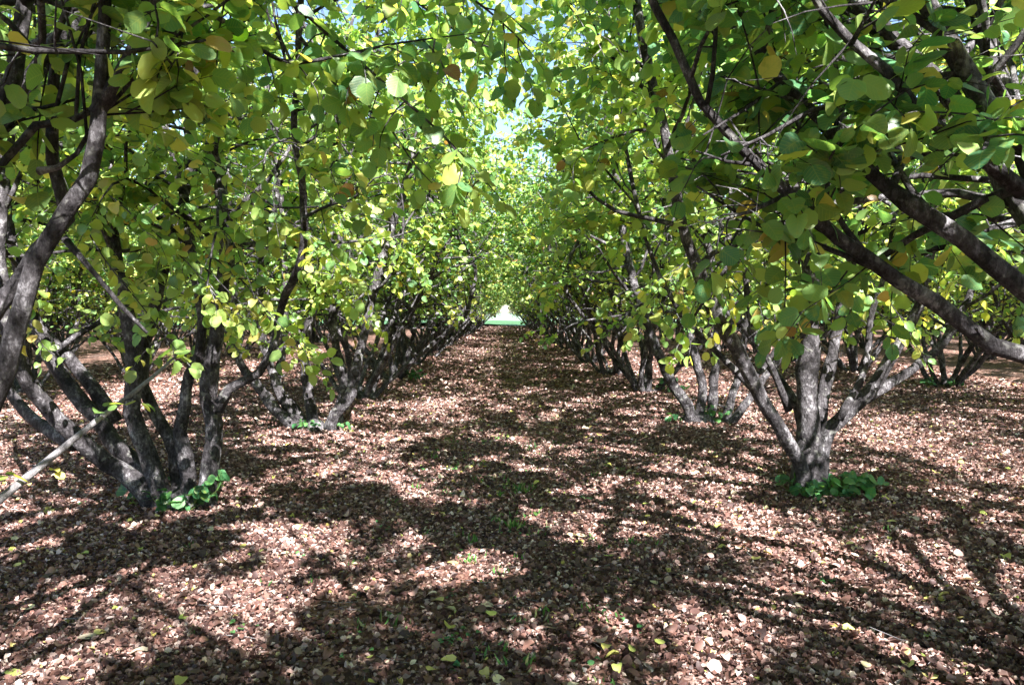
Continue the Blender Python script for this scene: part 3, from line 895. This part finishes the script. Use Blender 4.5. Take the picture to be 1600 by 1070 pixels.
# ---- five trees to copy down the rows
rr_ = random.Random(11)
PROTO = []
for k in range(5):
    b = Vector((0, 0, 0))
    random.seed(100 + k)
    rr_ = random.Random(40 + k)
    PROTO.append(make_tree('hazel_tree', b, random_stems(b, rr_.choice((8, 9)), rr_), '', 'mid', M_LEAF_FAR, keep=('vary', lambda p: RNG.random(len(p)) < np.clip((p[:, 2] - 1.05) / 1.1, .12, 1)),
                           ok=lambda p: p.x * p.x + p.y * p.y < (5.2 if p.z < 2.1 else 8.2), bole=(0.15, 0.12), gopt=dict(lowest=1.35, tstart=.24, spread=1.38), n2=17, gap=0.052))

ORD = ['first', 'second', 'third', 'fourth', 'fifth', 'sixth', 'seventh', 'eighth', 'ninth', 'tenth', 'eleventh', 'twelfth', 'thirteenth', 'fourteenth',
       'fifteenth', 'sixteenth', 'seventeenth', 'eighteenth', 'nineteenth', 'twentieth', 'twenty-first', 'twenty-second']
used = set()
count = 0


def place(x, y, label, group, pick=None):
    global count
    k = count % 5 if pick is None else pick
    hd = (count // 5 + count) % 4
    rz = HEADINGS[hd]
    sc = random.uniform(0.95, 1.06)
    count += 1
    loc = floor_at(x, y)
    if k not in used:
        used.add(k)
        o = PROTO[k]; o.location = loc; o.rotation_euler = (0, 0, rz); o.scale = (sc,) * 3; o['label'] = label; o['group'] = group
        for ch in o.children:
            if ch.name.startswith('crown'): ch.data = CROWNS[PROTO[k].name][hd]
        return o
    o = copy_tree(PROTO[k], loc, rz, sc, label, group)
    for ch in o.children:
        if ch.name.startswith('crown'): ch.data = CROWNS[PROTO[k].name][hd]
    return o


random.seed(5)
for side, nm in ((-1, 'left'), (1, 'right')):
    ysr = [12.3, 16.0, 19.6] if side < 0 else [13.3, 17.2, 20.9]
    while ysr[-1] < 72: ysr.append(ysr[-1] + 3.7)
    for i, y in enumerate(ysr):
        place(side * 2.45 + random.uniform(-.1, .1), y + random.uniform(-.06, .06),
              'hazel lining the path on its %s side, %s whole tree of that row' % (nm, ORD[i + 2]), 'hazels lining the path')
    for r, (xr, y0, y1) in enumerate(((8.75, 10.6, 74), (15.0, 11.5, 74), (21.3, 18.0, 74), (27.5, 26.0, 74), (33.8, 40, 74), (40.0, 50, 74), (46.3, 58, 74))):
        y = y0 + (0.35 if side > 0 else -0.6); i = 0
        while y < y1:
            place(side * xr + random.uniform(-.2, .2), y + random.uniform(-.06, .06),
                  'hazel deep in the orchard, %s tree of the %s row %s of the path' % (ORD[i], ORD[r + 1], nm), 'hazels of the rows further back')
            y += 3.7; i += 1
# trees behind and beside the camera that shade the floor in view
for x, y, lb in ((2.45, -1.5, 'hazel just behind the camera in the row right of the path'), (2.4, -5.2, 'hazel two places behind the camera right of the path'),
                 (-2.45, -1.7, 'hazel just behind the camera in the row left of the path'),
                 (8.8, -4.4, 'hazel in the second row right of the path, well behind the camera'), (8.7, -0.6, 'hazel in the second row right of the path, level with the camera'),
                 (8.8, 3.3, 'hazel in the second row right of the path, just ahead of the camera, off frame'),
                 (8.8, 7.1, 'hazel in the second row right of the path, off frame beside the short-trunked tree'),
                 (-8.7, 6.4, 'hazel in the second row left of the path, off frame')):
    b = floor_at(x, y)
    st = random_stems(b, 7, rr_)
    if abs(x) < 3 and y > -3:      # unseen limbs, added over the lane to shade the foreground
        sg = -1 if x > 0 else 1
        for (ey, ez, ex) in ((1.3, 3.7, 1.5), (0.3, 4.2, 2.1), (-.8, 4.0, 2.2), (.9, 4.5, 2.6)):
            st.append((extend([b + Vector((0, 0, -.1)), b + Vector((sg * .35, ey * .2, 1.4)), b + Vector((sg * ex * .55, ey * .6, ez * .72)), b + Vector((sg * ex, ey, ez))], 4.9), .05, .012, {'n2': 15, 'tstart': .4}))
    make_tree('hazel_tree', b, st, lb, 'mid', M_LEAF_FAR, group='hazels beside and behind the camera', ok=clear_lane(-1 if x < 0 else 1, -.8), keep=sun_gaps_near, bole=(0.15, 0.12),
              gopt=dict(lowest=1.35, tstart=.3), n2=11, gap=0.075)

# ---- dark trees beyond the pale field
for i, (x, y, s, lb) in enumerate(((-14, 205, 2.4, 'dark rounded tree beyond the pale field, leftmost at the end of the path'),
                                   (-3, 215, 2.1, 'dark tree beyond the pale field, second from the left at the end of the path'),
                                   (9, 208, 2.6, 'tallest dark tree beyond the pale field at the end of the path'),
                                   (21, 212, 2.3, 'dark rounded tree beyond the pale field, rightmost at the end of the path'))):
    o = PROTO[i].copy(); COL.objects.link(o); o.name = 'field_tree'; o.location = (x, y, 0.1); o.scale = (s, s, s * 0.9)
    o['label'] = lb; o['group'] = 'trees beyond the field'
    for ch in PROTO[i].children:
        c = ch.copy(); COL.objects.link(c); c.parent = o
        if c.name.startswith('crown'):
            c.data = ch.data.copy(); c.data.materials[0] = M_DARKLEAF


# ------------------------------------------------------------------ shoots at the feet of the trees
def shoots(base, spots, label, size=0.07):
    root = link('basal_shoot', None, loc=base)
    prop(root, label, 'plant', 'green shoots at the feet of the trees')
    tb = Tubes(); bag = LeafBag()
    for (dx, dy, h, n) in spots:
        for _ in range(n):
            p0 = Vector((dx * .6 + random.gauss(0, .03), dy * .6 + random.gauss(0, .03), -0.01))
            p1 = Vector((dx + random.gauss(0, .05), dy + random.gauss(0, .05), h * random.uniform(.55, 1.1)))
            mid = (p0 + p1) / 2 + rv(0.015)
            tb.add([p0, mid, p1], [.003, .0025, .0018], 4, 0, cap=False)
            bag.add(p1, (Vector((dx, dy, 0)) * 1.5 + rv(.7) + Vector((0, 0, -.1))), Vector((0, -0.3, 1)) + rv(.4), size * random.uniform(.65, 1.25))
            if random.random() < .6:
                bag.add(mid, rv(.8) + Vector((dx, dy, .1)), Vector((0, -.3, .8)) + rv(.4), size * random.uniform(.5, .9))
    link('stalks', tb.mesh('stalks', M_SHOOT), root)
    p = np.array(bag.p)
    link('leaves', leaves_mesh('leaves', p, np.array(bag.a), np.array(bag.n), np.array(bag.s), 'hi', M_SHOOT), root)
    return root


random.seed(21)
shoots(RB, [(-.20, -.10, .13, 8), (-.12, -.2, .12, 7), (-.02, -.26, .08, 6), (.12, -.22, .13, 12), (.24, -.2, .15, 14), (.36, -.16, .14, 12), (.45, -.1, .10, 9), (.2, -.3, .08, 9), (.3, -.05, .16, 8)],
       'bright green leafy shoots round the foot of the short-trunked hazel', 0.085)
shoots(LB, [(-.28, -.1, .22, 5), (-.12, -.2, .12, 3), (.02, -.26, .16, 7), (.15, -.24, .14, 6), (.28, -.2, .22, 9), (.38, -.1, .26, 5)],
       'green leafy shoots among the feet of the seven-stemmed hazel', 0.085)
shoots(LB2, [(.05, -.2, .14, 8), (-.1, -.15, .12, 6), (.35, -.1, .1, 4)], 'green shoots at the foot of the second whole hazel on the left', 0.07)
shoots(RB2, [(-.35, -.1, .12, 5), (.12, -.15, .2, 9), (.28, -.15, .16, 9)], 'green shoots at the foot of the second whole hazel on the right', 0.08)
shoots(floor_at(2.8, 13.2), [(0, 0, .25, 16), (.2, 0, .2, 12), (.4, 0, .1, 8)], 'green shoots beside the third whole hazel on the right', 0.09)
shoots(floor_at(-2.0, 15.8), [(0, 0, .22, 16), (.2, 0, .2, 10)], 'green shoots beside the fourth whole hazel on the left', 0.09)
shoots(floor_at(8.6, 14.5), [(-.3, -.1, .2, 14), (.1, -.2, .15, 8), (.4, 0, .2, 14)], 'green shoots at a foot in the second row right of the path', 0.09)


# ------------------------------------------------------------------ fallen leaves and grass
def litter():
    rng = np.random.default_rng(3)
    parts = []
    zones = [(2.3, 5.0, 6200, 'curl', 0.025, None), (5.0, 8.5, 3800, 'curl', 0.028, None), (8.5, 14.0, 1600, 'curl', 0.036, None), (14.0, 30.0, 260, 'flat', 0.075, 11), (30.0, 74.0, 90, 'flat', 0.12, 4.2)]
    Vs, Fs, Ts = [], [], []
    off = 0
    for (y0, y1, dens, kind, size, lim) in zones:
        hw = 0.76 * y1 + 0.8
        if lim: hw = min(hw, lim)
        n = int((y1 - y0) * 2 * hw * dens)
        x = rng.uniform(-hw, hw, n); y = rng.uniform(y0, y1, n)
        # thinner on the two wheel tracks and in bare spots
        bare = 0.85 * np.exp(-((np.abs(x + 0.05) - 0.55) / 0.34) ** 2) * (0.6 + 0.4 * np.sin(y * 0.8)) + 0.6 * (np.sin(x * 1.7 + 2 * np.sin(y * .9)) * np.sin(y * 1.3 + x) > 0.55)
        m = (np.abs(x) < 0.74 * y + 0.8) & (rng.random(n) > np.clip(bare, 0, .72))
        x, y = x[m], y[m]; n = len(x)
        a = rng.uniform(0, 6.283, n)
        along = np.stack([np.cos(a), np.sin(a), rng.normal(0, .28, n)], -1)
        nor = np.stack([rng.normal(0, .42, n), rng.normal(0, .42, n), np.ones(n) * np.where(rng.random(n) < .5, 1, -1)], -1)
        s = size * np.clip(rng.lognormal(0, .34, n), .4, 1.7)
        z = gz(x, y) + rng.uniform(0.004, 0.03, n)
        t = np.zeros((n, 2)); t[:, 0] = np.clip(rng.beta(1.7, 2.2, n), 0, 0.93)
        sp = rng.random(n) < 0.022; t[sp, 0] = rng.uniform(.93, 1.0, sp.sum())
        t[:, 1] = rng.random(n)
        T, F, UV = leaf_template(kind if kind == 'curl' else 'q')
        along /= np.linalg.norm(along, axis=1, keepdims=True)
        nor -= along * np.sum(nor * along, 1, keepdims=True); nor /= np.linalg.norm(nor, axis=1, keepdims=True)
        side = np.cross(along, nor)
        w = s * rng.uniform(.35, 1.0, n); bd = s * rng.uniform(.3, 3.2, n)
        pos = np.stack([x, y, z], -1) - along * (s * .5)[:, None]
        V = pos[:, None] + side[:, None] * (T[None, :, 0] * w[:, None])[..., None] + along[:, None] * (T[None, :, 1] * s[:, None])[..., None] + nor[:, None] * (T[None, :, 2] * bd[:, None])[..., None]
        k = len(T)
        Vs.append(V.reshape(-1, 3)); Fs.append((F[None] + (np.arange(n) * k)[:, None, None]).reshape(-1, 3) + off)
        tt = np.zeros((n, 4)); tt[:, :2] = t; tt[:, 3] = 1; Ts.append(np.repeat(tt, k, 0))
        off += n * k
    V = np.concatenate(Vs); F = np.concatenate(Fs); T = np.concatenate(Ts)
    o = link('fallen_leaves', mesh_np('fallen_leaves', V, F, M_LITTER, tint=T, smooth=False))
    prop(o, 'brown and russet fallen leaves covering the orchard floor', 'leaves', None, 'stuff')
    n = 3000
    y = 2.4 + 7 * rng.random(n) ** 1.2; x = rng.uniform(-1, 1, n) * (0.74 * y + .5)
    a = rng.uniform(0, 6.283, n)
    t = np.zeros((n, 2)); t[:, 0] = rng.beta(1.6, 2.6, n) * .9; t[:, 1] = rng.random(n)
    me = leaves_mesh('whole_leaves', np.stack([x, y, gz(x, y) + rng.uniform(.02, .04, n)], -1), np.stack([np.cos(a), np.sin(a), rng.normal(0, .2, n)], -1),
                     np.stack([rng.normal(0, .4, n), rng.normal(0, .4, n), np.where(rng.random(n) < .5, 1., -1.)], -1), rng.uniform(.036, .062, n), 'hi', M_LITTER, t, rng, flex=1.8)
    prop(link('fallen_whole_leaves', me), 'larger curled brown leaves lying on top of the litter', 'leaves', None, 'stuff')
    # single larger yellow leaves fallen last
    n = 260
    y = 2.4 + 9 * rng.random(n) ** 1.3; x = rng.uniform(-1, 1, n) * (0.72 * y + .4)
    a = rng.uniform(0, 6.283, n)
    t = np.zeros((n, 2)); t[:, 0] = rng.choice([.945, .96, .975, .985, .995], n); t[:, 1] = rng.random(n)
    me = leaves_mesh('yellow_leaves', np.stack([x, y, gz(x, y) + .035], -1), np.stack([np.cos(a), np.sin(a), rng.normal(0, .1, n)], -1),
                     np.stack([rng.normal(0, .2, n), rng.normal(0, .2, n), np.ones(n)], -1), rng.uniform(.045, .075, n), 'mid', M_LITTER, t, rng)
    prop(link('fallen_yellow_leaves', me), 'scattered fresh yellow leaves lying on the brown litter', 'leaves', None, 'stuff')


litter()
random.seed(8)
tb = Tubes()
for _ in range(420):
    y = 2.5 + 10 * random.random() ** 1.4; x = random.uniform(-1, 1) * (.72 * y + .4); a = random.uniform(0, 6.28); l = random.uniform(.05, .28)
    p = Vector((x, y, float(gz(np.array(x), np.array(y))) + .02)); d = Vector((math.cos(a), math.sin(a), random.uniform(-.02, .12))) * l
    b = Vector((-d.y, d.x, 0)) * random.uniform(-.25, .25)
    rr0 = random.uniform(.0012, .0035)
    tb.add([p, p + d * .5 + b, p + d], [rr0, rr0 * .8, rr0 * .5], 4, 0, cap=False)
prop(link('fallen_twigs', tb.mesh('fallen_twigs', M_BARK_PALE)), 'dry grey twigs scattered among the fallen leaves', 'twigs', None, 'stuff')


def grass():
    rng = np.random.default_rng(9)
    P, Aa, Nn, Ss = [], [], [], []
    spots = [(at(815, 775, 6.1).x, 6.1, 26, .09), (at(800, 840, 5.0).x, 5.0, 24, .08)]
    for _ in range(60):
        y = rng.uniform(2.7, 9); spots.append((rng.normal(-.1, .45) + .05, y, int(rng.integers(3, 11)), rng.uniform(.03, .07)))
    for _ in range(60):
        y = rng.uniform(2.8, 14); spots.append((rng.uniform(-1, 1) * .6 * y, y, int(rng.integers(2, 6)), rng.uniform(.025, .05)))
    for (x, y, n, h) in spots:
        for _ in range(n):
            px, py = x + rng.normal(0, .035), y + rng.normal(0, .035)
            P.append((px, py, float(gz(np.array(px), np.array(py))) + .01)); Aa.append((rng.normal(0, .45), rng.normal(0, .45), 1)); Nn.append((rng.normal(), rng.normal(), .1)); Ss.append(h * rng.uniform(.6, 1.3))
    P, Aa, Nn, Ss = map(np.array, (P, Aa, Nn, Ss))
    T, F, UV = leaf_template('q')
    al = Aa / np.linalg.norm(Aa, axis=1, keepdims=True); no = Nn - al * np.sum(Nn * al, 1, keepdims=True); no /= np.linalg.norm(no, axis=1, keepdims=True); sd_ = np.cross(al, no)
    n = len(P)
    V = P[:, None] + sd_[:, None] * (T[None, :, 0] * .016)[..., None] + al[:, None] * (T[None, :, 1] * Ss[:, None])[..., None] + no[:, None] * (T[None, :, 2] * Ss[:, None])[..., None]
    tt = np.zeros((n, 4)); tt[:, 0] = rng.random(n); tt[:, 1] = rng.random(n); tt[:, 3] = 1
    me = mesh_np('grass', V.reshape(-1, 3), (F[None] + (np.arange(n) * 4)[:, None, None]).reshape(-1, 3), M_GRASS, tint=np.repeat(tt, 4, 0))
    prop(link('grass', me), 'small green grass tufts and seedlings poking through the litter', 'grass', None, 'stuff')
    # small broad-leaved weeds
    P, Aa, Nn, Ss = [], [], [], []
    for _ in range(75):
        y = 2.7 + 8 * rng.random(); x = rng.normal(-.1, .5) if rng.random() < .6 else rng.uniform(-.65, .65) * y
        for _ in range(int(rng.integers(3, 10))):
            a = rng.uniform(0, 6.28); px, py = x + rng.normal(0, .04), y + rng.normal(0, .04)
            P.append((px, py, float(gz(np.array(px), np.array(py))) + .03)); Aa.append((math.cos(a), math.sin(a), .3)); Nn.append((rng.normal(0, .2), rng.normal(0, .2), 1)); Ss.append(rng.uniform(.015, .032))
    me = leaves_mesh('weeds', np.array(P), np.array(Aa), np.array(Nn), np.array(Ss), 'mid', M_SHOOT)
    prop(link('weeds', me), 'tiny green broad-leaved weeds scattered along the path', 'weeds', None, 'stuff')


grass()
print('objects', len(bpy.data.objects), 'leaves in L1 crown', [len(o.data.vertices) for o in bpy.data.objects if o.name.startswith('crown')][:12])
